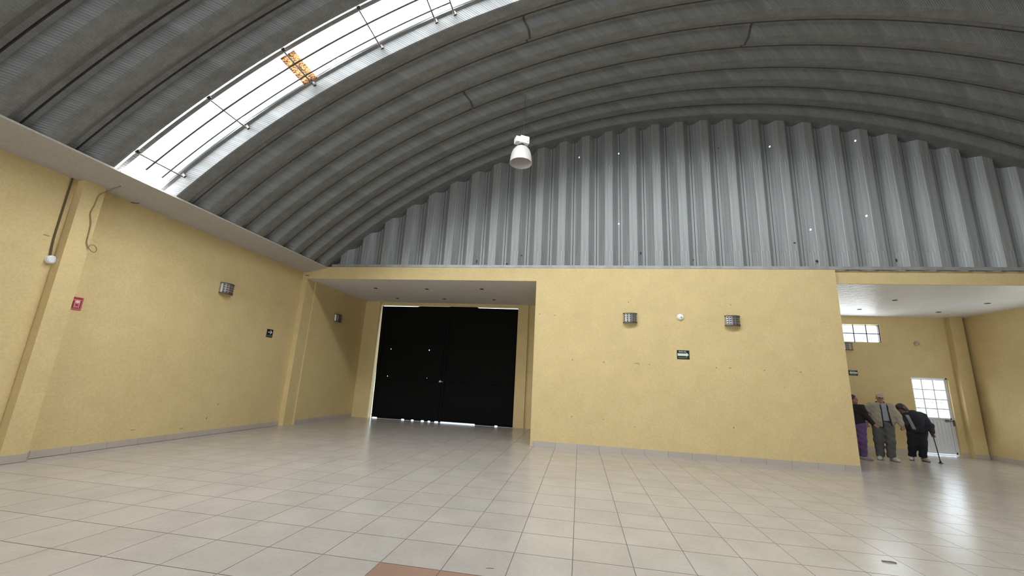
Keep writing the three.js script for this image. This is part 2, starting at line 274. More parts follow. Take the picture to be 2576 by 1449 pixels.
// ---------------------------------------------------------------- black gate in the recess
{
  const GZ0 = -13.47, X = (u, v) => onZ(u, v, GZ0).x, g = thing('metal_gate', 'black sheet metal double gate with daylight showing round its edges', 'gate', [0, 0, GZ0]);
  const pts = [[-7.035, 3.845], [X(1050, 770), 3.85], [X(1060, 770), 3.872], [X(1130, 770), 3.872], [X(1135, 772), 3.885], [X(1200, 772), 3.885], [X(1205, 774), 3.852], [-2.0, 3.845], [-2.0, 0.002]];
  for (const [a, b] of [[1252, 1244], [1195, 1107], [1102, 1092], [1082, 1075], [1066, 1058], [1040, 1033], [1016, 1008], [947, 934]]) pts.push([X(a, 1067), 0.002], [X(a - 1, 1067), 0.034], [X(b + 1, 1062), 0.034], [X(b, 1062), 0.002]);
  pts.push([-6.955, 0.002]);
  const sh = new THREE.Shape(pts.map((p) => new THREE.Vector2(...p)));
  for (const [u, v, r] of [[984, 878, 0.014], [1080, 881, 0.018], [975, 946, 0.014], [1074, 951, 0.008]]) { const c = onZ(u, v, GZ0); const h = new THREE.Path(); h.absarc(c.x, c.y, r, 0, Math.PI * 2, true); sh.holes.push(h); }
  part('gate_sheet', metres(new THREE.ExtrudeGeometry(sh, { depth: 0.006, bevelEnabled: false, curveSegments: 8 })), M.gate, g);
  for (const x of [-6.9, -4.62, -4.5, -2.15]) part('stile', box(0.06, 3.78, 0.03, x, 1.93, 0.02), M.gate, g);
  for (const y of [0.1, 1.35, 2.6, 3.79]) { part('rail', box(2.2, 0.06, 0.03, -5.76, y, 0.02), M.gate, g); part('rail', box(2.29, 0.06, 0.03, -3.325, y, 0.02), M.gate, g); }
  const c = onZ(1107, 960, GZ0 + 0.04); const l = part('padlock', merge([rbox(0.075, 0.05, 0.03, 0.008), new THREE.TorusGeometry(0.024, 0.006, 6, 12, Math.PI).translate(0.01, 0.022, 0), box(0.1, 0.014, 0.012, 0.05, -0.004, 0)]), M.steel, g); l.position.set(c.x, c.y, 0.05); l.userData.label = 'silver padlock on the hasp';
}

// ---------------------------------------------------------------- side room: white grille door, barred window, fence outside
{
  const d = struct('door_1', null, null, 'white metal door with a twelve pane grille window above ribbed sheet', 'door'), z = FAR - 0.09;
  const x0 = DOOR.x0, x1 = DOOR.x1, fr = 0.035;
  part('door_frame', merge([box(fr, DOOR.y1, 0.06, x0 + fr / 2, DOOR.y1 / 2, z), box(fr, DOOR.y1, 0.06, x1 - fr / 2, DOOR.y1 / 2, z), box(x1 - x0, fr, 0.06, (x0 + x1) / 2, DOOR.y1 - fr / 2, z)]), M.whiteMetal, d);
  const a = x0 + fr + 0.004, b = x1 - fr - 0.004, leaf = part('door_leaf', merge([box(0.03, 2.1, 0.04, a + 0.015, 1.09, z), box(0.03, 2.1, 0.04, b - 0.015, 1.09, z), box(b - a, 0.03, 0.04, (a + b) / 2, 2.145, z), box(b - a, 0.04, 0.04, (a + b) / 2, 1.03, z), box(b - a, 0.05, 0.04, (a + b) / 2, 0.075, z), box(b - a, 0.92, 0.008, (a + b) / 2, 0.55, z - 0.012)]), M.whiteMetal, d);
  for (let i = 0; i < 9; i++) part('rib', new THREE.CylinderGeometry(0.022, 0.022, 0.9, 8, 1, false, -Math.PI / 2, Math.PI).scale(1, 1, 0.8).translate(a + 0.08 + i * (b - a - 0.16) / 8, 0.55, z - 0.008), M.whiteMetal, leaf);
  for (const x of [10.17, 10.47]) part('grille_bar', box(0.026, 1.09, 0.014, x, 1.59, z + 0.012), M.whiteMetal, leaf);
  for (const y of [1.3, 1.57, 1.845]) part('grille_bar', box(b - a, 0.026, 0.014, (a + b) / 2, y, z + 0.012), M.whiteMetal, leaf);
  for (const x of [10.17, 10.47]) for (const y of [1.3, 1.57, 1.845]) part('bar_knot', rbox(0.036, 0.036, 0.024, 0.006, x, y, z + 0.012), M.whiteMetal, leaf);
  const xs = [a + 0.03, 10.17, 10.47, b - 0.03], ys = [1.05, 1.3, 1.57, 1.845, 2.13];
  for (let i = 0; i < 3; i++) for (let j = 0; j < 4; j++) part('pane', new THREE.PlaneGeometry(xs[i + 1] - xs[i], ys[j + 1] - ys[j]).translate((xs[i] + xs[i + 1]) / 2, (ys[j] + ys[j + 1]) / 2, z - 0.004), M.glass, d);
  const lt = part('bolt_latch', merge([box(0.2, 0.03, 0.03, 10.72, 0.975, z + 0.04), box(0.035, 0.16, 0.03, 10.815, 0.915, z + 0.04), box(0.06, 0.06, 0.03, 10.66, 0.975, z + 0.035)]), std(lin(0.14, 0.15, 0.17), 0.5, { metalness: 0.5 }), d); lt.userData.label = 'grey sliding bolt';

  const w = struct('window_1', null, null, 'high barred window with white daylight in the side room back wall', 'window'), wz = FAR - 0.03;
  part('window_frame', merge([box(0.03, WIN.y1 - WIN.y0, 0.05, WIN.x1 - 0.015, (WIN.y0 + WIN.y1) / 2, FAR - 0.12), box(0.03, WIN.y1 - WIN.y0, 0.05, WIN.x0 + 0.015, (WIN.y0 + WIN.y1) / 2, FAR - 0.12), box(WIN.x1 - WIN.x0, 0.025, 0.05, (WIN.x0 + WIN.x1) / 2, WIN.y0 + 0.0125, FAR - 0.12), box(WIN.x1 - WIN.x0, 0.025, 0.05, (WIN.x0 + WIN.x1) / 2, WIN.y1 - 0.0125, FAR - 0.12)]), M.whiteMetal, w);
  const col = [WIN.x0 + 0.03]; for (let x = 6.365; x < 9.2; x += 0.357) col.push(x); const barMat = std(lin(0.12, 0.12, 0.2), 0.6);
  for (const x of [...col.slice(1), 9.221]) part('window_bar', box(0.028, WIN.y1 - WIN.y0, 0.014, x, (WIN.y0 + WIN.y1) / 2, wz), barMat, w);
  part('window_bar', box(WIN.x1 - WIN.x0, 0.028, 0.014, (WIN.x0 + WIN.x1) / 2, 3.475, wz), barMat, w);
  col.push(WIN.x1 - 0.03);
  for (let i = 0; i + 1 < col.length; i++) for (const [p, q] of [[WIN.y0 + 0.025, 3.475], [3.475, WIN.y1 - 0.025]]) part('pane', new THREE.PlaneGeometry(col[i + 1] - col[i], q - p).translate((col[i] + col[i + 1]) / 2, (p + q) / 2, FAR - 0.12), M.glass, w);

  const v = struct('window_2', null, null, 'plain daylight window in the side wall of the side room', 'window'), vx = SIDE_X + 0.12;
  part('window_frame', merge([box(0.05, 0.03, 1.94, vx, 1.295, -11.75), box(0.05, 0.03, 1.94, vx, 2.805, -11.75), box(0.05, 1.54, 0.03, vx, 2.05, -10.795), box(0.05, 1.54, 0.03, vx, 2.05, -12.705), box(0.05, 1.54, 0.03, vx, 2.05, -11.75)]), M.whiteMetal, v);
  for (const z of [-11.27, -12.23]) part('pane', new THREE.PlaneGeometry(0.93, 1.48).rotateY(Math.PI / 2).translate(vx, 2.05, z), M.glass, v);
  const f = thing('garden_fence', 'pale upright fence bars outside seen through the grille door', 'fence', [13.2, -0.21, -19.2]);
  for (let i = 0; i < 12; i++) part('fence_bar', box(0.05, 1.85, 0.05, -1.6 + i * 0.29, 0.925, 0), M.whitePaint, f);
  for (const y of [0.3, 1.7]) part('fence_rail', box(3.4, 0.06, 0.04, 0, y, -0.05), M.whitePaint, f);
}

// ---------------------------------------------------------------- hanging lamp
{
  const z = -7.8, p = onZ(1310, 411, z), top = arcY(p.x, ARC.r + 0.05), t = thing('pendant_lamp', 'white high bay pendant lamp with a clear ribbed bell shade', 'lamp', [p.x, p.y, z], 0.5);
  const acrylic = new THREE.MeshPhysicalMaterial({ color: lin(0.72, 0.68, 0.66), roughness: 0.35, transmission: 0.35, thickness: 0, side: THREE.DoubleSide, bumpMap: texture(256, [1, 1], (u) => 0.5 + 0.5 * Math.sin(u * 2 * Math.PI * 60)), bumpScale: 0.002 });
  part('shade', lathe([[0.065, 0.39], [0.1, 0.383], [0.145, 0.35], [0.185, 0.295], [0.212, 0.22], [0.227, 0.13], [0.235, 0.04], [0.242, 0.0], [0.236, 0.0], [0.229, 0.04], [0.221, 0.13], [0.206, 0.22], [0.179, 0.293], [0.141, 0.345], [0.1, 0.376], [0.065, 0.383]], 48), acrylic, t);
  part('collar', lathe([[0.0, 0.45], [0.05, 0.45], [0.05, 0.41], [0.07, 0.405], [0.07, 0.385], [0.0, 0.385]], 24), M.steelDark, t);
  const bl = part('ballast_box', rbox(0.2, 0.17, 0.2, 0.012, 0.04, 0.535, 0), M.whitePaint, t);
  part('capacitor_box', rbox(0.1, 0.13, 0.16, 0.012, -0.105, 0.53, 0), M.whitePaint, bl); part('cover_screw', new THREE.CylinderGeometry(0.01, 0.01, 0.006, 10).rotateX(Math.PI / 2).translate(0.1, 0.5, 0.102), M.steelDark, bl);
  part('bracket', box(0.14, 0.012, 0.05, 0, 0.445, 0), M.steel, t);
  part('bulb', lathe([[0.0, 0.14], [0.03, 0.15], [0.045, 0.2], [0.04, 0.27], [0.022, 0.33], [0.022, 0.385]], 16), M.whitePaint, t);
  part('hook', new THREE.TorusGeometry(0.02, 0.005, 6, 14).translate(0.03, 0.64, 0), M.steel, t);
  part('cable', rod(V(0.03, 0.655, 0), V(0.03, top - p.y, 0), 0.004, 6), M.iron, t);
}

// ---------------------------------------------------------------- wall sconces, detectors, signs
const slotMat = std(lin(0.025, 0.022, 0.02), 0.7);
function sconce(p, turn, label) {
  const t = thing('wall_sconce', label, 'wall lamp', p.toArray(), turn, 'curved steel wall sconces'), n = 18, pos = (a, r, y) => V(r * 1.0 * Math.sin(a), y, 0.012 + 0.62 * r * Math.cos(a));
  const shell = (r, h) => strip([-h / 2, h / 2].map((y) => Array.from({ length: n + 1 }, (_, k) => { const a = -Math.PI / 2 + Math.PI * k / n; return [pos(a, r, y), a, y]; })));
  part('backplate', rbox(0.3, 0.2, 0.012, 0.004, 0, 0, 0.006), M.steelDark, t);
  const s = part('curved_shade', merge([shell(0.165, 0.225)]), new THREE.MeshStandardMaterial({ color: lin(0.5, 0.48, 0.46), metalness: 0.85, roughness: 0.32, side: THREE.DoubleSide }), t);
  const slots = []; for (let i = 0; i < 5; i++) for (let j = 0; j < 4; j++) { const a = -0.85 + i * 0.42, q = box(0.034, 0.018, 0.004).rotateY(a * 0.8); slots.push(q.translate(...pos(a, 0.168, -0.078 + j * 0.05).toArray())); }
  part('slots', merge(slots), slotMat, s).userData.kind = 'stuff';
  for (const y of [-0.108, 0.108]) part('edge_band', strip([y - 0.012, y + 0.012].map((q) => Array.from({ length: n + 1 }, (_, k) => { const a = -Math.PI / 2 + Math.PI * k / n; return [pos(a, 0.17, q), a, q]; }))), M.steelDark, s);
  part('lamp_holder', new THREE.CylinderGeometry(0.025, 0.025, 0.12, 12).translate(0, 0, 0.05), M.whitePaint, t);
}
sconce(onZ(1585, 801, END_Z), 0, 'curved slotted steel wall sconce on the broad cream wall, gateway side of the white detector');
sconce(onZ(1842, 808, END_Z), 0, 'curved slotted steel wall sconce on the broad cream wall, side room side of the detector');
sconce(onX(568, 727, X_L), Math.PI / 2, 'curved slotted steel wall sconce on the long pilaster wall, above the green arrow sign');
sconce(onX(848, 801, -7.62), Math.PI / 2, 'small curved steel wall sconce inside the gateway recess');
sconce(onZ(2129, 872, FAR), 0, 'curved steel wall sconce under the high barred window');
function detector(p, label, mat) {
  const t = thing('smoke_detector', label, 'detector', p.toArray()); part('base', lathe([[0, 0], [0.075, 0], [0.075, 0.018], [0, 0.018]], 28).rotateX(Math.PI / 2), mat, t);
  part('cover', lathe([[0.066, 0.018], [0.062, 0.034], [0.045, 0.045], [0, 0.048]], 28).rotateX(Math.PI / 2), mat, t); part('button', new THREE.CylinderGeometry(0.012, 0.012, 0.006, 12).rotateX(Math.PI / 2).translate(0.015, -0.012, 0.048), M.steelDark, t);
}
detector(onZ(1711, 798, END_Z), 'round white detector on the broad cream wall between two steel sconces', M.whitePaint);
detector(onZ(2306, 865, FAR), 'round cream detector on the side room wall above the door', std(lin(0.5, 0.4, 0.28), 0.7));

function canvasSign(w, h, draw) { const c = document.createElement('canvas'); c.width = w; c.height = h; const x = c.getContext('2d'); draw(x, w, h); const t = new THREE.CanvasTexture(c); t.colorSpace = THREE.SRGBColorSpace; return std(0xffffff, 0.45, { map: t }); }
function arrow(x, cx, cy, len, th, head, headLen, dir) { x.beginPath(); const s = dir; x.moveTo(cx - s * len / 2, cy - th / 2); x.lineTo(cx + s * (len / 2 - headLen), cy - th / 2); x.lineTo(cx + s * (len / 2 - headLen), cy - head / 2); x.lineTo(cx + s * len / 2, cy); x.lineTo(cx + s * (len / 2 - headLen), cy + head / 2); x.lineTo(cx + s * (len / 2 - headLen), cy + th / 2); x.lineTo(cx - s * len / 2, cy + th / 2); x.closePath(); x.fill(); }
const routeSign = (dir) => canvasSign(512, 384, (x, w, h) => {
  x.fillStyle = '#16261c'; x.fillRect(0, 0, w, h); x.fillStyle = '#d9ddd4'; x.textAlign = 'center'; x.textBaseline = 'middle'; x.font = 'bold 76px sans-serif'; x.fillText('RUTA DE', w / 2 - 30, 62);
  arrow(x, w / 2, 190, 470, 110, 190, 100, dir); x.fillStyle = '#8d9a90'; x.font = 'bold 58px sans-serif'; x.fillText('EVACUACIÓN', w / 2 - 20, 322);
});
function sign(p, turn, w, h, mat, label, border) {
  const t = thing('wall_sign', label, 'sign', p.toArray(), turn); part('sign_plate', rbox(w, h, 0.006, 0.0025, 0, 0, 0.005), border, t);
  part('sign_face', new THREE.PlaneGeometry(w - 0.006, h - 0.006).translate(0, 0, 0.0087), mat, t);
}
const darkGreen = std(lin(0.012, 0.03, 0.02), 0.5), redPlate = std(lin(0.5, 0.08, 0.09), 0.5);
sign(onZ(1718.5, 892.5, END_Z), 0, 0.275, 0.205, routeSign(1), 'dark green evacuation sign with a wide white arrow below the white detector', darkGreen);
sign(onZ(2146, 938, FAR), 0, 0.25, 0.16, routeSign(-1), 'dark green evacuation sign on the side room wall near the block corner', darkGreen);
sign(onX(678, 838.5, X_L), Math.PI / 2, 0.21, 0.205, canvasSign(256, 256, (x, w, h) => {
  x.fillStyle = '#12241f'; x.fillRect(0, 0, w, h); x.strokeStyle = '#dfe6e2'; x.lineWidth = 26; x.beginPath(); x.moveTo(48, 92); x.lineTo(205, 92); x.moveTo(140, 32); x.lineTo(205, 92); x.lineTo(140, 152); x.stroke();
  x.fillStyle = '#5d6f68'; x.fillRect(24, 184, 208, 52); x.fillStyle = '#12241f'; x.font = 'bold 26px sans-serif'; x.textAlign = 'center'; x.fillText('RUTA DE', 128, 206); x.fillText('EVACUACIÓN', 128, 231);
}), 'square dark green sign with a white arrow on the long pilaster wall', darkGreen);
sign(onX(178, 761, X_L), Math.PI / 2, 0.3, 0.2, canvasSign(384, 256, (x, w, h) => {
  x.fillStyle = '#b8606a'; x.fillRect(0, 0, w, h); x.fillStyle = '#8a1420'; x.fillRect(10, 14, w - 30, 22); x.fillRect(14, 74, 230, 136); x.fillStyle = '#dfc7b8'; x.beginPath(); x.arc(140, 142, 56, 0, 7); x.fill();
  x.fillStyle = '#c98a8a'; x.fillRect(244, 50, 100, 170); x.fillStyle = '#e6cfc0'; x.beginPath(); x.ellipse(295, 92, 36, 26, 0, 0, 7); x.fill(); x.fillStyle = '#c06a70'; x.fillRect(258, 124, 74, 76); x.fillStyle = '#7a1822'; x.fillRect(276, 146, 36, 32); x.fillRect(346, 60, 16, 160); x.fillRect(14, 214, 330, 14);
}), 'red fire equipment sign half hidden behind the pilaster', redPlate);

// ---------------------------------------------------------------- junction box, cables, downlights, bits
{
  const c = onX(125, 653, X_L), t = thing('junction_box', 'small white junction box on the long wall beside the pilaster', 'box', c.toArray(), Math.PI / 2);
  part('box_body', new THREE.CylinderGeometry(0.062, 0.066, 0.05, 8).rotateX(Math.PI / 2).rotateZ(Math.PI / 8).translate(0, 0, 0.025), M.whitePaint, t); part('box_lid', new THREE.CylinderGeometry(0.05, 0.054, 0.008, 8).rotateX(Math.PI / 2).rotateZ(Math.PI / 8).translate(0, 0, 0.054), M.whiteMetal, t);
  const cord = std(lin(0.1, 0.075, 0.035), 0.8); part('conduit', tube([V(-0.02, 0.06, 0.02), V(-0.035, 0.3, 0.012), V(-0.04, 0.7, 0.012), V(-0.045, 4.17 - c.y, 0.012)], 0.012, 20, 6), cord, t);
  const w = (list, x) => list.map(([u, v]) => onX(u, v, x)), wireMat = std(lin(0.28, 0.2, 0.1), 0.8);
  const hang = [V(-7.42, 4.22, -4.95), V(-7.55, 4.19, -4.96), V(-7.64, 4.14, -4.95), ...w([[251, 490], [238, 516], [228, 536], [229, 562], [223, 590], [219, 612], [226, 628], [237, 635], [243, 628], [238, 618], [229, 616], [221, 622]], -7.645)];
  describe(part('hanging_wire', tube(hang, 0.006, 120, 6), wireMat, scene), 'loose thin wire curling down the pilaster from the ledge', 'wire'); 
  const stub = (pts, label) => { const m = part(numbered('wire_stub'), tube(pts, 0.008, 16, 6), cord, scene); describe(m, label, 'wire'); };
  stub(w([[330, 509], [338, 511], [350, 511]], -7.6), 'short dark wire end poking out under the long ledge');
  stub(w([[768, 692], [778, 693], [787, 691], [793, 687]], -7.62), 'short dark wire end under the ledge at the recess corner');
}
function downlight(p, label, group) { const t = thing('downlight', label, 'light', p.toArray(), 0, group); part('trim_ring', new THREE.TorusGeometry(0.052, 0.008, 6, 20).rotateX(Math.PI / 2).translate(0, -0.002, 0), M.steelDark, t); part('dark_lens', new THREE.CylinderGeometry(0.048, 0.048, 0.006, 18).translate(0, -0.0035, 0), slotMat, t); }
for (const [u, v, w] of [[945, 725, 'end nearest the long pilaster wall'], [1074, 727, 'middle of three'], [1212, 727, 'end nearest the broad block wall']]) downlight(onY(u, v, 3.985), `recess ceiling downlight, row along the beam, ${w}`, 'downlights along the beam of the gateway recess');
for (const [u, v, w] of [[1000, 750, 'end nearest the long pilaster wall'], [1118, 752, 'middle of three'], [1243, 754, 'end nearest the broad block wall']]) downlight(onY(u, v, 3.985), `recess ceiling downlight, row by the gate, ${w}`, 'downlights by the gate');
for (const [u, v, w] of [[2251, 755, 'beam side, nearer the block wall'], [2484, 763, 'beam side, far from the block wall'], [2162, 778, 'above the barred window'], [2361, 785, 'above the white door']]) downlight(onY(u, v, 4.02), `small downlight in the white side room ceiling, ${w}`, 'downlights of the side room');
// small marks on walls and gable
{
  const chip = (parent, name, p, w, h, turn, mat) => { const g = new THREE.SphereGeometry(1, 7, 5).scale(w / 2, h / 2, 0.003); const m = part(name, g, mat, parent); m.position.copy(p); m.rotation.y = turn; };
  const dirt = std(lin(0.36, 0.25, 0.14), 0.9), tar = std(lin(0.03, 0.03, 0.03), 0.8), wallEnd = scene.getObjectByName('wall_end'), wallLeft = scene.getObjectByName('wall_left');
  for (const [u, v, w, h] of [[1440, 905, 4, 3], [1519, 911, 4, 3], [1601, 914, 9, 2], [1607, 915, 3, 3], [1633, 917, 3, 2], [1802, 925, 3, 3], [1837, 926, 6, 2], [1924, 931, 3, 2], [1581, 760, 3, 3], [1838, 767, 3, 3], [1438, 1048, 3, 3], [2014, 936, 4, 2], [1597, 1074, 3, 2], [1846, 1076, 4, 3], [1358, 790, 5, 2], [1396, 793, 5, 2], [1974, 975, 2, 2], [1518, 1055, 3, 2]]) chip(wallEnd, 'paint_chip', onZ(u, v, END_Z), w / 95, h / 95, 0, dirt);
  for (const [u, v, w, h] of [[457, 1078, 11, 3], [335, 1081, 12, 2], [520, 1052, 5, 8], [548, 1017, 4, 6], [179, 617, 3, 3], [118, 592, 12, 3], [700, 640, 3, 2]]) chip(wallLeft, 'wall_mark', onX(u, v, X_L + 0.001), w / 130, h / 150, Math.PI / 2, std(lin(0.4, 0.29, 0.14), 0.9));
  for (const [u, v, w, h] of [[1612, 637, 4, 8], [1312, 643, 4, 4], [1999, 611, 6, 4], [2055, 657, 6, 6], [1744, 654, 3, 4], [1199, 658, 3, 10], [1808, 373, 3, 3], [2255, 655, 4, 8], [1275, 664, 6, 4]]) chip(gableEnd, 'tar_spot', onZ(u, v, END_Z - 0.031).setZ(END_Z - 0.031), w / 95, h / 95, 0, tar);
}
{
  const leaf = onY(2234, 1414, 0), m = part('dry_leaf', tube([V(-0.05, 0.006, 0), V(-0.01, 0.012, 0.008), V(0.03, 0.01, 0.004), V(0.055, 0.006, 0.012)], 0.007, 10, 5).scale(1, 0.7, 1.6), std(lin(0.16, 0.12, 0.1), 0.9), scene); m.position.copy(leaf); m.position.y = 0.001; describe(m, 'small dark dry leaf on the shiny tiles', 'leaf');
  const s = onY(1232, 1430, 0), b = part('paper_scrap', tube([V(-0.03, 0.003, 0), V(0, 0.005, -0.004), V(0.03, 0.003, -0.006)], 0.004, 8, 5).scale(1, 0.6, 1.5), std(lin(0.4, 0.36, 0.32), 0.9), scene); b.position.copy(s); b.position.y = 0.001; describe(b, 'tiny grey scrap on the tiles near the brown border', 'scrap');
}
// ---------------------------------------------------------------- people: smooth bodies meshed from distance fields
const len3 = (x, y, z) => Math.sqrt(x * x + y * y + z * z);
function cone(a, b, ra, rb) {   // tapered capsule
  const bx = b[0] - a[0], by = b[1] - a[1], bz = b[2] - a[2], l2 = bx * bx + by * by + bz * bz || 1e-9;
  return (x, y, z) => { const px = x - a[0], py = y - a[1], pz = z - a[2]; let t = (px * bx + py * by + pz * bz) / l2; t = t < 0 ? 0 : t > 1 ? 1 : t; return len3(px - bx * t, py - by * t, pz - bz * t) - (ra + (rb - ra) * t); };
}
const ball = (c, r) => (x, y, z) => { const px = (x - c[0]) / r[0], py = (y - c[1]) / r[1], pz = (z - c[2]) / r[2], k = len3(px, py, pz); return (k - 1) * Math.min(r[0], r[1], r[2]) * (k > 1 ? 1 : 1); };
const blend = (k, ...fs) => (x, y, z) => { let d = fs[0](x, y, z); for (let i = 1; i < fs.length; i++) { const e = fs[i](x, y, z), h = Math.max(k - Math.abs(d - e), 0) / k; d = Math.min(d, e) - h * h * k * 0.25; } return d; };
const cut = (f, g) => (x, y, z) => Math.max(f(x, y, z), g(x, y, z));
const less = (f, g) => (x, y, z) => Math.max(f(x, y, z), -g(x, y, z));
const grow = (f, t) => (x, y, z) => f(x, y, z) - t;
const above = (h) => (x, y) => h - y, below = (h) => (x, y) => y - h;
function fieldMesh(f, lo, hi, cell) {   // naive surface nets
  const n = [0, 1, 2].map((k) => Math.ceil((hi[k] - lo[k]) / cell) + 1), [nx, ny, nz] = n, d = new Float32Array(nx * ny * nz), id = new Int32Array(nx * ny * nz).fill(-1), p = [], nrm = [], ix = [];
  for (let k = 0, q = 0; k < nz; k++) for (let j = 0; j < ny; j++) for (let i = 0; i < nx; i++, q++) d[q] = f(lo[0] + i * cell, lo[1] + j * cell, lo[2] + k * cell);
  const at = (i, j, k) => i + nx * (j + ny * k), C = [[0, 0, 0], [1, 0, 0], [0, 1, 0], [1, 1, 0], [0, 0, 1], [1, 0, 1], [0, 1, 1], [1, 1, 1]], E = [[0, 1], [2, 3], [4, 5], [6, 7], [0, 2], [1, 3], [4, 6], [5, 7], [0, 4], [1, 5], [2, 6], [3, 7]];
  for (let k = 0; k + 1 < nz; k++) for (let j = 0; j + 1 < ny; j++) for (let i = 0; i + 1 < nx; i++) {
    const v = C.map(([a, b, c]) => d[at(i + a, j + b, k + c)]); let m = 0; for (let q = 0; q < 8; q++) if (v[q] < 0) m |= 1 << q; if (m === 0 || m === 255) continue;
    let sx = 0, sy = 0, sz = 0, c = 0; for (const [a, b] of E) if ((v[a] < 0) !== (v[b] < 0)) { const t = v[a] / (v[a] - v[b]); sx += C[a][0] + (C[b][0] - C[a][0]) * t; sy += C[a][1] + (C[b][1] - C[a][1]) * t; sz += C[a][2] + (C[b][2] - C[a][2]) * t; c++; }
    const x = lo[0] + (i + sx / c) * cell, y = lo[1] + (j + sy / c) * cell, z = lo[2] + (k + sz / c) * cell, e = cell * 0.5; id[at(i, j, k)] = p.length / 3; p.push(x, y, z);
    const gx = f(x + e, y, z) - f(x - e, y, z), gy = f(x, y + e, z) - f(x, y - e, z), gz = f(x, y, z + e) - f(x, y, z - e), l = len3(gx, gy, gz) || 1; nrm.push(gx / l, gy / l, gz / l);
  }
  const quad = (a, b, c, e, flip) => { if (a < 0 || b < 0 || c < 0 || e < 0) return; flip ? ix.push(a, c, b, a, e, c) : ix.push(a, b, c, a, c, e); };
  for (let k = 1; k + 1 < nz; k++) for (let j = 1; j + 1 < ny; j++) for (let i = 1; i + 1 < nx; i++) {
    const s = d[at(i, j, k)] < 0;
    if (s !== d[at(i + 1, j, k)] < 0) quad(id[at(i, j - 1, k - 1)], id[at(i, j, k - 1)], id[at(i, j, k)], id[at(i, j - 1, k)], !s);
    if (s !== d[at(i, j + 1, k)] < 0) quad(id[at(i - 1, j, k - 1)], id[at(i - 1, j, k)], id[at(i, j, k)], id[at(i, j, k - 1)], !s);
    if (s !== d[at(i, j, k + 1)] < 0) quad(id[at(i - 1, j - 1, k)], id[at(i, j - 1, k)], id[at(i, j, k)], id[at(i - 1, j, k)], !s);
  }
  const g = new THREE.BufferGeometry(); g.setAttribute('position', new THREE.Float32BufferAttribute(p, 3)); g.setAttribute('normal', new THREE.Float32BufferAttribute(nrm, 3)); g.setAttribute('uv', new THREE.Float32BufferAttribute(new Float32Array(p.length / 3 * 2).map((_, i) => p[Math.floor(i / 2) * 3 + i % 2]), 2)); g.setIndex(ix); return g;
}
const A3 = (v) => [v.x, v.y, v.z], lerp3 = (a, b, t) => a.map((v, i) => v + (b[i] - v) * t);
// a hand: wrist, direction of the fingers, direction out of the palm, curl in radians; the thumb lies on the side of (palm x dir) * side
function handField(w, dir, palm, side, curl, s = 1) {
  const D = V(...dir).normalize(), N = V(...palm).normalize(); N.addScaledVector(D, -N.dot(D)).normalize(); const S = N.clone().cross(D).multiplyScalar(side), W = V(...w), at = (a, b, c) => W.clone().addScaledVector(D, a * s).addScaledVector(S, b * s).addScaledVector(N, c * s);
  const fs = [cone(A3(at(0.005, 0, 0)), A3(at(0.035, 0, 0)), 0.026 * s, 0.027 * s), cone(A3(at(0.03, 0.022, 0)), A3(at(0.08, 0.028, 0)), 0.016 * s, 0.0135 * s), cone(A3(at(0.03, -0.018, 0)), A3(at(0.075, -0.028, 0)), 0.016 * s, 0.0125 * s), cone(A3(at(0.035, 0, 0)), A3(at(0.083, 0, 0)), 0.017 * s, 0.0135 * s)];
  const fingers = [];
  for (const [b, l, r] of [[0.029, 0.07, 0.0085], [0.01, 0.078, 0.009], [-0.01, 0.072, 0.0085], [-0.028, 0.056, 0.0078]]) {
    let p = at(0.078 - Math.abs(b) * 0.15, b, 0), a = curl * 0.35; const seg = [];
    for (let k = 0; k < 3; k++) { const q = p.clone().addScaledVector(D, Math.cos(a) * l * s * [0.45, 0.32, 0.25][k]).addScaledVector(N, Math.sin(a) * l * s * [0.45, 0.32, 0.25][k]); seg.push(cone(A3(p), A3(q), r * s * (1 - 0.07 * k), r * s * (0.95 - 0.08 * k))); p = q; a += curl * 0.8; }
    fingers.push(blend(0.004, ...seg));
  }
  const t0 = at(0.022, 0.02, 0.006), t1 = at(0.05, 0.045, 0.014 + 0.012 * curl), t2 = at(0.078, 0.048 - 0.012 * curl, 0.02 + 0.02 * curl);
  const thumb = blend(0.005, cone(A3(t0), A3(t1), 0.0125 * s, 0.0105 * s), cone(A3(t1), A3(t2), 0.0102 * s, 0.0085 * s));
  return blend(0.008, blend(0.02, ...fs), thumb, (x, y, z) => Math.min(...fingers.map((f) => f(x, y, z))));
}
const handBox = (w, dir, s = 1) => { const c = w.map((v, i) => v + dir[i] * 0.06 * s); return [c.map((v) => v - 0.115 * s), c.map((v) => v + 0.115 * s)]; };
// a head in its own frame (face towards +z, chin down), turned and set at c
function headField(c, q, s = 1) {
  const inv = q.clone().invert(), t = V(0, 0, 0);
  const skull = blend(0.03, ball([0, 0.035, -0.012], [0.076, 0.09, 0.092]), ball([0, -0.03, 0.022], [0.056, 0.075, 0.062]), cone([0, -0.085, 0.045], [0, -0.075, 0.05], 0.022, 0.026));
  const nose = cone([0, 0.02, 0.08], [0, -0.022, 0.1], 0.009, 0.014), ears = blend(0.004, ball([-0.078, 0.0, -0.012], [0.012, 0.032, 0.02]), ball([0.078, 0.0, -0.012], [0.012, 0.032, 0.02])), brow = cone([-0.035, 0.036, 0.072], [0.035, 0.036, 0.072], 0.01, 0.01), lips = cone([-0.016, -0.055, 0.079], [0.016, -0.055, 0.079], 0.008, 0.008);
  const eyes = blend(0.002, ball([-0.031, 0.016, 0.084], [0.017, 0.011, 0.014]), ball([0.031, 0.016, 0.084], [0.017, 0.011, 0.014]));
  const f = less(blend(0.012, skull, nose, ears, brow, lips), grow(eyes, -0.002));
  return (x, y, z) => { t.set(x - c[0], y - c[1], z - c[2]).applyQuaternion(inv).divideScalar(s); return f(t.x, t.y, t.z) * s; };
}
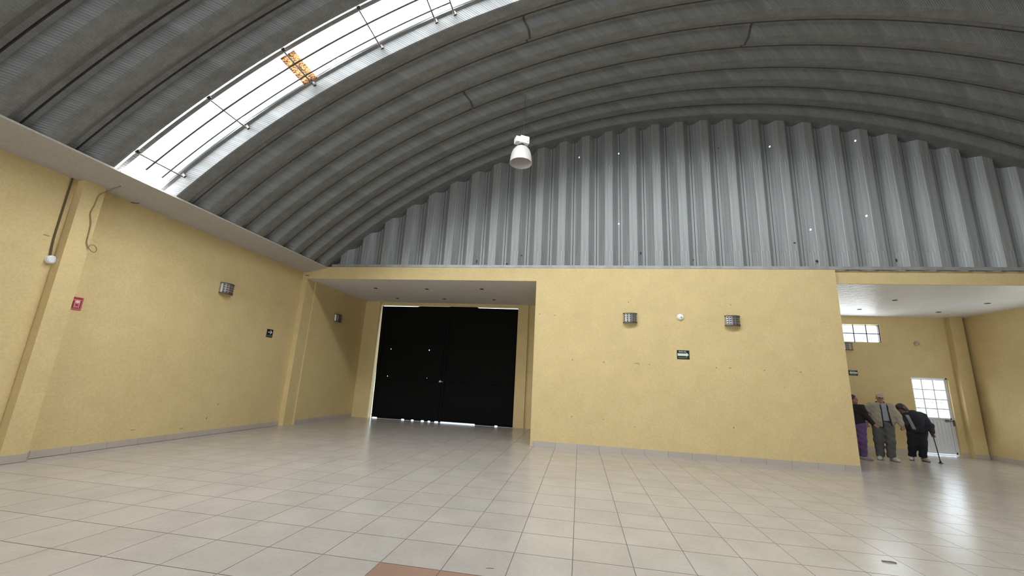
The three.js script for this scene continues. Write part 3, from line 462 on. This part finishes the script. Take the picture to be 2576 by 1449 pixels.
const inFrame = (f, c, q, s = 1) => { const inv = q.clone().invert(), t = V(0, 0, 0); return (x, y, z) => { t.set(x - c[0], y - c[1], z - c[2]).applyQuaternion(inv).divideScalar(s); return f(t.x, t.y, t.z) * s; }; };
const quat = (yaw, pitch, roll) => new THREE.Quaternion().setFromEuler(new THREE.Euler(pitch, yaw, roll, 'YXZ'));
const cloth = (r, g, b, rough = 0.9) => std(lin(r, g, b), rough, { bumpMap: plasterBump, bumpScale: 0.004 });
const limb = (j, r) => { const fs = []; for (let i = 0; i + 1 < j.length; i++) fs.push(cone(j[i], j[i + 1], r[i], r[i + 1])); return blend(0.03, ...fs); };
function person(base, label) { const turn = Math.atan2(-base.x, -base.z); return thing('person', label, 'person', [base.x, 0, base.z], turn); }
const eyeball = (c, q, s, parent, mat) => { for (const e of [-0.031, 0.031]) { const v = V(e * s, 0.016 * s, 0.074 * s).applyQuaternion(q).add(V(...c)); part('eye', new THREE.SphereGeometry(0.0125 * s, 10, 8).translate(v.x, v.y, v.z), mat, parent); } };
const eyeMat = std(lin(0.05, 0.03, 0.025), 0.3);
function shoe(heel, toe, parent, mat, soleMat, w = 0.045) {
  const d = V(toe[0] - heel[0], 0, toe[2] - heel[2]), l = d.length(); d.normalize();
  const at = (t, h) => [heel[0] + d.x * l * t, h, heel[2] + d.z * l * t], f = cut(blend(0.03, cone(at(0.08, 0.055), at(0.1, 0.075), w, w * 0.95), cone(at(0.15, 0.05), at(0.85, 0.035), w * 0.98, w * 0.8), cone(at(0.6, 0.04), at(0.95, 0.032), w, w * 0.75)), above(0.012));
  const lo = [Math.min(heel[0], toe[0]) - 0.08, -0.01, Math.min(heel[2], toe[2]) - 0.08], hi = [Math.max(heel[0], toe[0]) + 0.08, 0.14, Math.max(heel[2], toe[2]) + 0.08], s = part('shoe', fieldMesh(f, lo, hi, 0.008), mat, parent);
  part('sole', fieldMesh(cut(grow(blend(0.03, cone(at(0.08, 0.03), at(0.5, 0.03), w, w * 0.95), cone(at(0.5, 0.03), at(0.95, 0.03), w, w * 0.75)), 0.003), (x, y) => Math.max(0.001 - y, y - 0.018)), lo, hi, 0.008), soleMat, s);
}

// --- man in cap and open jacket
{
  const o = onY(2234, 1158, 0), p = person(o, 'man in a cap, open beige jacket and grey trousers standing between two women');
  const hq = quat(0.25, 0.12, -0.04), hc = [0.02, 1.505, 0.04], sk = std(lin(0.40, 0.21, 0.155), 0.6);
  const sL = [-0.18, 1.315, -0.01], eL = [-0.36, 1.1, 0.0], wL = [-0.325, 0.875, 0.06], sR = [0.185, 1.318, -0.01], eR = [0.3, 1.095, 0.02], wR = [0.355, 0.88, 0.08];
  const hipL = [-0.1, 0.86, 0], hipR = [0.1, 0.86, 0], kL = [-0.125, 0.46, 0.02], aL = [-0.13, 0.09, -0.01], kR = [0.1, 0.46, 0.03], aR = [0.075, 0.09, 0];
  const torso = blend(0.08, ball([0.0, 1.2, 0.0], [0.175, 0.2, 0.115]), ball([0.0, 0.98, 0.015], [0.165, 0.17, 0.125]), cone([-0.11, 1.315, -0.01], [0.12, 1.315, -0.01], 0.07, 0.07));
  const neck = cone([0.0, 1.34, -0.005], [0.015, 1.45, 0.02], 0.06, 0.056), head = headField(hc, hq);
  const arms = blend(0.02, limb([sL, eL, wL], [0.062, 0.046, 0.032]), limb([sR, eR, wR], [0.062, 0.046, 0.032])), legs = blend(0.03, limb([hipL, kL, aL], [0.1, 0.066, 0.046]), limb([hipR, kR, aR], [0.1, 0.066, 0.046]));
  const dL = [0.25, -0.85, 0.3], dR = [0.2, -0.9, 0.25], hL = handField(wL, dL, [0.5, 0.2, 0.8], -1, 0.9), hR = handField(wR, dR, [-0.4, 0.1, 0.9], 1, 0.9);
  const bodyAll = blend(0.03, torso, neck, arms, legs);
  part('body', merge([fieldMesh(cut(blend(0.02, bodyAll, grow(head, 0.001)), below(1.46)), [-0.5, 0.03, -0.22], [0.56, 1.5, 0.26], 0.0125), fieldMesh(blend(0.015, head, neck), [-0.1, 1.38, -0.12], [0.14, 1.64, 0.19], 0.005), fieldMesh(hL, ...handBox(wL, dL), 0.004), fieldMesh(hR, ...handBox(wR, dR), 0.004)]), sk, p);
  eyeball(hc, hq, 1, p, eyeMat);
  const jk = blend(0.05, grow(blend(0.05, torso, ball([0, 0.98, 0.0], [0.2, 0.2, 0.145]), ball([0, 0.92, 0.0], [0.205, 0.14, 0.145])), 0.022), limb([sL, eL, lerp3(eL, wL, 0.93)], [0.092, 0.082, 0.058]), limb([sR, eR, lerp3(eR, wR, 0.93)], [0.092, 0.082, 0.058]));
  const open = (x, y, z) => Math.max(Math.abs(x - 0.075 - 0.05 * (1.2 - y)) - (0.062 + 0.05 * Math.max(0, 1.2 - y)), 0.02 - z), folds = (f) => (x, y, z) => f(x, y, z) + 0.005 * Math.sin(y * 46 + x * 20) * Math.sin(x * 24 + z * 18);
  const jacket = part('jacket', fieldMesh(less(cut(cut(folds(jk), above(0.8)), below(1.4)), open), [-0.52, 0.74, -0.24], [0.56, 1.44, 0.28], 0.011), cloth(0.33, 0.29, 0.225), p);
  part('jacket_lining', fieldMesh(cut(grow(cut(jk, (x, y, z) => Math.abs(Math.abs(x - 0.075 - 0.05 * (1.2 - y)) - (0.064 + 0.05 * Math.max(0, 1.2 - y))) - 0.01), 0.004), (x, y, z) => Math.max(0.03 - z, y - 1.36, 0.8 - y)), [-0.24, 0.76, 0.0], [0.3, 1.4, 0.26], 0.009), cloth(0.02, 0.018, 0.018), jacket);
  part('hem_band', fieldMesh(less(cut(grow(jk, 0.003), (x, y, z) => Math.max(0.785 - y, y - 0.815, Math.abs(x) - 0.24)), open), [-0.27, 0.75, -0.24], [0.27, 0.85, 0.24], 0.009), cloth(0.02, 0.018, 0.018), jacket);
  part('collar', fieldMesh(cut(less(cone([-0.0, 1.37, -0.02], [0.01, 1.42, -0.005], 0.1, 0.088), grow(cone([-0.0, 1.33, 0.0], [0.015, 1.48, 0.02], 0.07, 0.066), 0.0)), (x, y, z) => Math.max(y - 1.435, (z - 0.045) * (Math.abs(x - 0.03) < 0.05 ? 1 : 0.6))), [-0.14, 1.27, -0.15], [0.16, 1.47, 0.12], 0.008), cloth(0.022, 0.018, 0.018), jacket);
  part('shirt', fieldMesh(cut(cut(grow(torso, 0.01), above(0.9)), below(1.37)), [-0.26, 0.86, -0.2], [0.26, 1.42, 0.22], 0.011), cloth(0.28, 0.3, 0.34), p);
  const tr = blend(0.05, limb([hipL, kL, aL], [0.125, 0.1, 0.085]), limb([hipR, kR, aR], [0.125, 0.1, 0.085]), ball([0, 0.88, 0], [0.185, 0.13, 0.135]));
  const wr = (f) => (x, y, z) => f(x, y, z) + 0.0035 * Math.sin(y * 38 + x * 30);
  const trousers = part('trousers', fieldMesh(cut(cut(wr(tr), above(0.07)), below(0.955)), [-0.3, 0.04, -0.22], [0.3, 1.0, 0.24], 0.0115), cloth(0.095, 0.095, 0.09), p);
  part('belt', fieldMesh(cut(grow(blend(0.05, torso, ball([0, 0.88, 0], [0.185, 0.13, 0.135])), 0.016), (x, y) => Math.abs(y - 0.945) - 0.018), [-0.24, 0.9, -0.2], [0.24, 0.99, 0.22], 0.009), cloth(0.03, 0.028, 0.028, 0.6), trousers);
  const cap = blend(0.012, cut(ball([0, 0.052, -0.012], [0.087, 0.092, 0.102]), (x, y) => 0.052 - y), cut(ball([0, 0.05, 0.085], [0.075, 0.014, 0.075]), (x, y, z) => 0.02 - z));
  const cp = part('cap', fieldMesh(inFrame(cap, hc, hq), [-0.14, 1.5, -0.16], [0.18, 1.68, 0.25], 0.006), cloth(0.44, 0.31, 0.27), p); cp.userData.label = 'pinkish tan peaked cap';
  const wshoe = cloth(0.5, 0.49, 0.47, 0.7), sole = cloth(0.3, 0.29, 0.28);
  shoe([-0.125, 0, -0.06], [-0.16, 0, 0.2], p, wshoe, sole, 0.05); shoe([0.07, 0, -0.05], [0.2, 0, 0.17], p, wshoe, sole, 0.05);
}
// --- woman bent forward over a walking stick
{
  const o = onY(2310, 1159, 0), p = person(o, 'stooping woman in dark jacket and dark trousers leaning on a walking stick');
  const hq = quat(-0.75, 0.75, 0.15), hc = [-0.165, 1.265, 0.21], sk = std(lin(0.17, 0.085, 0.065), 0.6);
  const sL = [-0.15, 1.1, 0.16], eL = [-0.14, 0.9, 0.24], wL = [-0.155, 0.83, 0.22], sR = [0.2, 1.1, -0.02], eR = [0.33, 0.88, 0.0], wR = [0.34, 0.72, 0.08];
  const hipL = [-0.02, 0.72, -0.02], hipR = [0.15, 0.74, -0.06], kL = [-0.06, 0.4, 0.06], aL = [-0.1, 0.09, 0.0], kR = [0.13, 0.4, 0.04], aR = [0.1, 0.09, -0.02];
  const torso = blend(0.09, cone([0.07, 0.8, -0.05], [0.02, 1.08, 0.06], 0.145, 0.135), cone(sL, sR, 0.075, 0.085), ball([0.05, 1.0, 0.02], [0.17, 0.17, 0.15]), ball([0.07, 0.78, -0.05], [0.17, 0.12, 0.16]));
  const neck = cone([0.0, 1.14, 0.09], [-0.12, 1.22, 0.17], 0.055, 0.05), head = headField(hc, hq, 0.97);
  const arms = blend(0.02, limb([sL, eL, wL], [0.055, 0.042, 0.028]), limb([sR, eR, wR], [0.055, 0.042, 0.028])), legs = blend(0.03, limb([hipL, kL, aL], [0.095, 0.062, 0.04]), limb([hipR, kR, aR], [0.095, 0.062, 0.04]));
  const dL = [-0.5, -0.6, 0.1], dR = [0.12, -0.92, 0.1], hL = handField(wL, dL, [0, -0.5, -0.8], 1, 0.8, 0.92), hR = handField(wR, dR, [0.3, 0.1, 0.9], -1, 1.3, 0.95);
  part('body', merge([fieldMesh(blend(0.03, torso, neck, arms, legs), [-0.34, 0.03, -0.3], [0.5, 1.3, 0.4], 0.0125), fieldMesh(blend(0.015, head, neck), [-0.32, 1.08, 0.02], [0.08, 1.42, 0.38], 0.0055), fieldMesh(hL, ...handBox(wL, dL, 0.92), 0.004), fieldMesh(hR, ...handBox(wR, dR, 0.95), 0.004)]), sk, p);
  eyeball(hc, hq, 0.97, p, eyeMat);
  const dk = cloth(0.016, 0.016, 0.024), jk = blend(0.05, grow(torso, 0.024), limb([sL, eL, lerp3(eL, wL, 0.75)], [0.082, 0.07, 0.05]), limb([sR, eR, lerp3(eR, wR, 0.9)], [0.088, 0.075, 0.052]));
  const fold = (f) => (x, y, z) => f(x, y, z) + 0.005 * Math.sin(y * 40 - x * 34 + z * 12), gap = (x, y, z) => Math.max(Math.abs(x + 0.06 - 0.28 * (1.08 - y)) - 0.035, Math.abs(y - 0.93) - 0.2, 0.06 - z);
  part('jacket', fieldMesh(less(cut(fold(jk), above(0.7)), gap), [-0.38, 0.66, -0.34], [0.52, 1.3, 0.44], 0.011), dk, p);
  const blouse = part('blouse', fieldMesh(cut(cut(grow(torso, 0.012), above(0.78)), (x, y, z) => 0.02 - z), [-0.3, 0.74, -0.02], [0.34, 1.24, 0.36], 0.011), cloth(0.30, 0.32, 0.33), p); blouse.userData.label = 'pale grey blouse showing between the jacket edges';
  const tr = blend(0.05, limb([hipL, kL, aL], [0.12, 0.092, 0.075]), limb([hipR, kR, aR], [0.12, 0.092, 0.075]), ball([0.07, 0.76, -0.05], [0.18, 0.12, 0.165]));
  part('trousers', fieldMesh(cut(cut(fold(tr), above(0.09)), below(0.82)), [-0.26, 0.05, -0.3], [0.34, 0.88, 0.24], 0.0115), cloth(0.008, 0.008, 0.014), p);
  const hair = less(blend(0.02, ball([0, 0.05, -0.025], [0.092, 0.098, 0.104]), cone([0, 0.0, -0.07], [0.0, -0.12, -0.08], 0.075, 0.05), cone([-0.07, 0.03, 0.0], [-0.075, -0.06, -0.01], 0.028, 0.02), cone([0.07, 0.03, 0.0], [0.075, -0.06, -0.01], 0.028, 0.02)), ball([0, -0.03, 0.085], [0.062, 0.085, 0.07]));
  part('hair', fieldMesh(inFrame(hair, hc, hq, 0.97), [-0.34, 1.06, 0.0], [0.08, 1.46, 0.4], 0.007), cloth(0.022, 0.014, 0.014, 0.6), p);
  shoe([-0.1, 0, -0.08], [-0.13, 0, 0.14], p, cloth(0.55, 0.53, 0.5, 0.7), cloth(0.04, 0.035, 0.03), 0.042); shoe([0.09, 0, -0.07], [0.2, 0, 0.12], p, cloth(0.33, 0.29, 0.24, 0.7), cloth(0.05, 0.045, 0.04), 0.042);
  // walking stick, held in her hand
  p.updateMatrixWorld(true);
  const top = V(0.345, 0.675, 0.105).applyMatrix4(p.matrixWorld), tip = onY(2367, 1166, 0), s = thing('walking_stick', 'dark metal walking stick with a wide rubber foot held by the stooping woman', 'walking stick', [tip.x, 0, tip.z]), a = top.clone().sub(V(tip.x, 0, tip.z)), d = a.clone().normalize(), at = (t) => d.clone().multiplyScalar(a.length() * t);
  part('shaft', rod(at(0.05), at(0.96), 0.011, 10), std(lin(0.05, 0.055, 0.06), 0.45, { metalness: 0.5 }), s);
  part('handle', tube([at(0.95), at(1.02), at(1.06).add(V(-0.02, 0.0, 0.01)), at(1.04).add(V(-0.07, 0.0, 0.05))], 0.015, 16, 8), M.black, s);
  part('rubber_foot', merge([new THREE.CylinderGeometry(0.018, 0.05, 0.035, 14).translate(0, 0.0185, 0), rod(V(0, 0.03, 0), at(0.09), 0.018, 10)]), M.black, s);
}
// --- woman half hidden behind the wall corner
{
  const o = onY(2170, 1155, 0), p = person(o, 'woman in black top and purple trousers at the block corner');
  const hq = quat(1.15, -0.12, 0), hc = [-0.03, 1.44, 0.03], sk = std(lin(0.30, 0.145, 0.10), 0.6);
  const sL = [-0.17, 1.27, -0.05], eL = [-0.25, 1.02, -0.03], wL = [-0.22, 0.82, 0.06], sR = [0.11, 1.27, 0.04], eR = [0.2, 1.02, 0.08], wR = [0.3, 0.87, 0.14];
  const hipL = [-0.1, 0.8, -0.02], hipR = [0.05, 0.8, 0.03], kL = [-0.1, 0.44, 0.0], aL = [-0.09, 0.09, -0.04], kR = [0.05, 0.44, 0.05], aR = [0.04, 0.09, 0.02];
  const torso = blend(0.08, ball([-0.02, 1.15, 0.0], [0.145, 0.18, 0.12]), ball([-0.02, 0.9, 0.0], [0.15, 0.16, 0.135]), cone([-0.12, 1.265, -0.03], [0.08, 1.265, 0.02], 0.06, 0.06)), neck = cone([-0.03, 1.27, 0.0], [-0.03, 1.4, 0.01], 0.05, 0.047), head = headField(hc, hq, 0.95);
  const arms = blend(0.02, limb([sL, eL, wL], [0.052, 0.04, 0.027]), limb([sR, eR, wR], [0.052, 0.04, 0.027])), legs = blend(0.03, limb([hipL, kL, aL], [0.095, 0.062, 0.042]), limb([hipR, kR, aR], [0.095, 0.062, 0.042]));
  const dL = [0.1, -0.9, 0.2], dR = [0.75, -0.5, 0.15], hL = handField(wL, dL, [1, 0, 0], 1, 0.6, 0.92), hR = handField(wR, dR, [-0.2, -0.6, -0.7], -1, 0.8, 0.92);
  part('body', merge([fieldMesh(blend(0.03, torso, neck, arms, legs), [-0.36, 0.03, -0.26], [0.42, 1.36, 0.3], 0.0125), fieldMesh(blend(0.015, head, neck), [-0.16, 1.3, -0.12], [0.14, 1.58, 0.18], 0.005), fieldMesh(hL, ...handBox(wL, dL, 0.92), 0.004), fieldMesh(hR, ...handBox(wR, dR, 0.92), 0.004)]), sk, p);
  eyeball(hc, hq, 0.95, p, eyeMat);
  const jk = blend(0.05, grow(torso, 0.022), limb([sL, eL, lerp3(eL, wL, 0.9)], [0.075, 0.066, 0.048]), limb([sR, eR, lerp3(eR, wR, 0.9)], [0.075, 0.066, 0.048])), fold = (f) => (x, y, z) => f(x, y, z) + 0.004 * Math.sin(y * 42 + x * 28);
  part('top', fieldMesh(cut(cut(fold(jk), above(0.78)), below(1.33)), [-0.4, 0.72, -0.28], [0.42, 1.38, 0.32], 0.011), cloth(0.012, 0.011, 0.012), p);
  const tr = blend(0.05, limb([hipL, kL, aL], [0.115, 0.085, 0.068]), limb([hipR, kR, aR], [0.115, 0.085, 0.068]), ball([-0.02, 0.83, 0], [0.165, 0.13, 0.145]));
  part('trousers', fieldMesh(cut(cut(fold(tr), above(0.08)), below(0.88)), [-0.3, 0.04, -0.24], [0.26, 0.92, 0.26], 0.0115), cloth(0.12, 0.065, 0.19), p);
  const hair = less(blend(0.02, ball([0, 0.045, -0.025], [0.092, 0.1, 0.102]), cone([0, 0.0, -0.08], [0, -0.09, -0.09], 0.06, 0.045)), ball([0, -0.025, 0.08], [0.066, 0.095, 0.075]));
  part('hair', fieldMesh(inFrame(hair, hc, hq, 0.95), [-0.22, 1.28, -0.2], [0.16, 1.62, 0.2], 0.007), cloth(0.03, 0.012, 0.01, 0.6), p);
  const sh = cloth(0.3, 0.29, 0.3, 0.7); shoe([-0.1, 0, -0.08], [0.08, 0, 0.06], p, sh, cloth(0.35, 0.34, 0.33), 0.042); shoe([0.02, 0, 0.0], [0.2, 0, 0.1], p, sh, cloth(0.35, 0.34, 0.33), 0.042);
}



renderer.render(scene, camera);
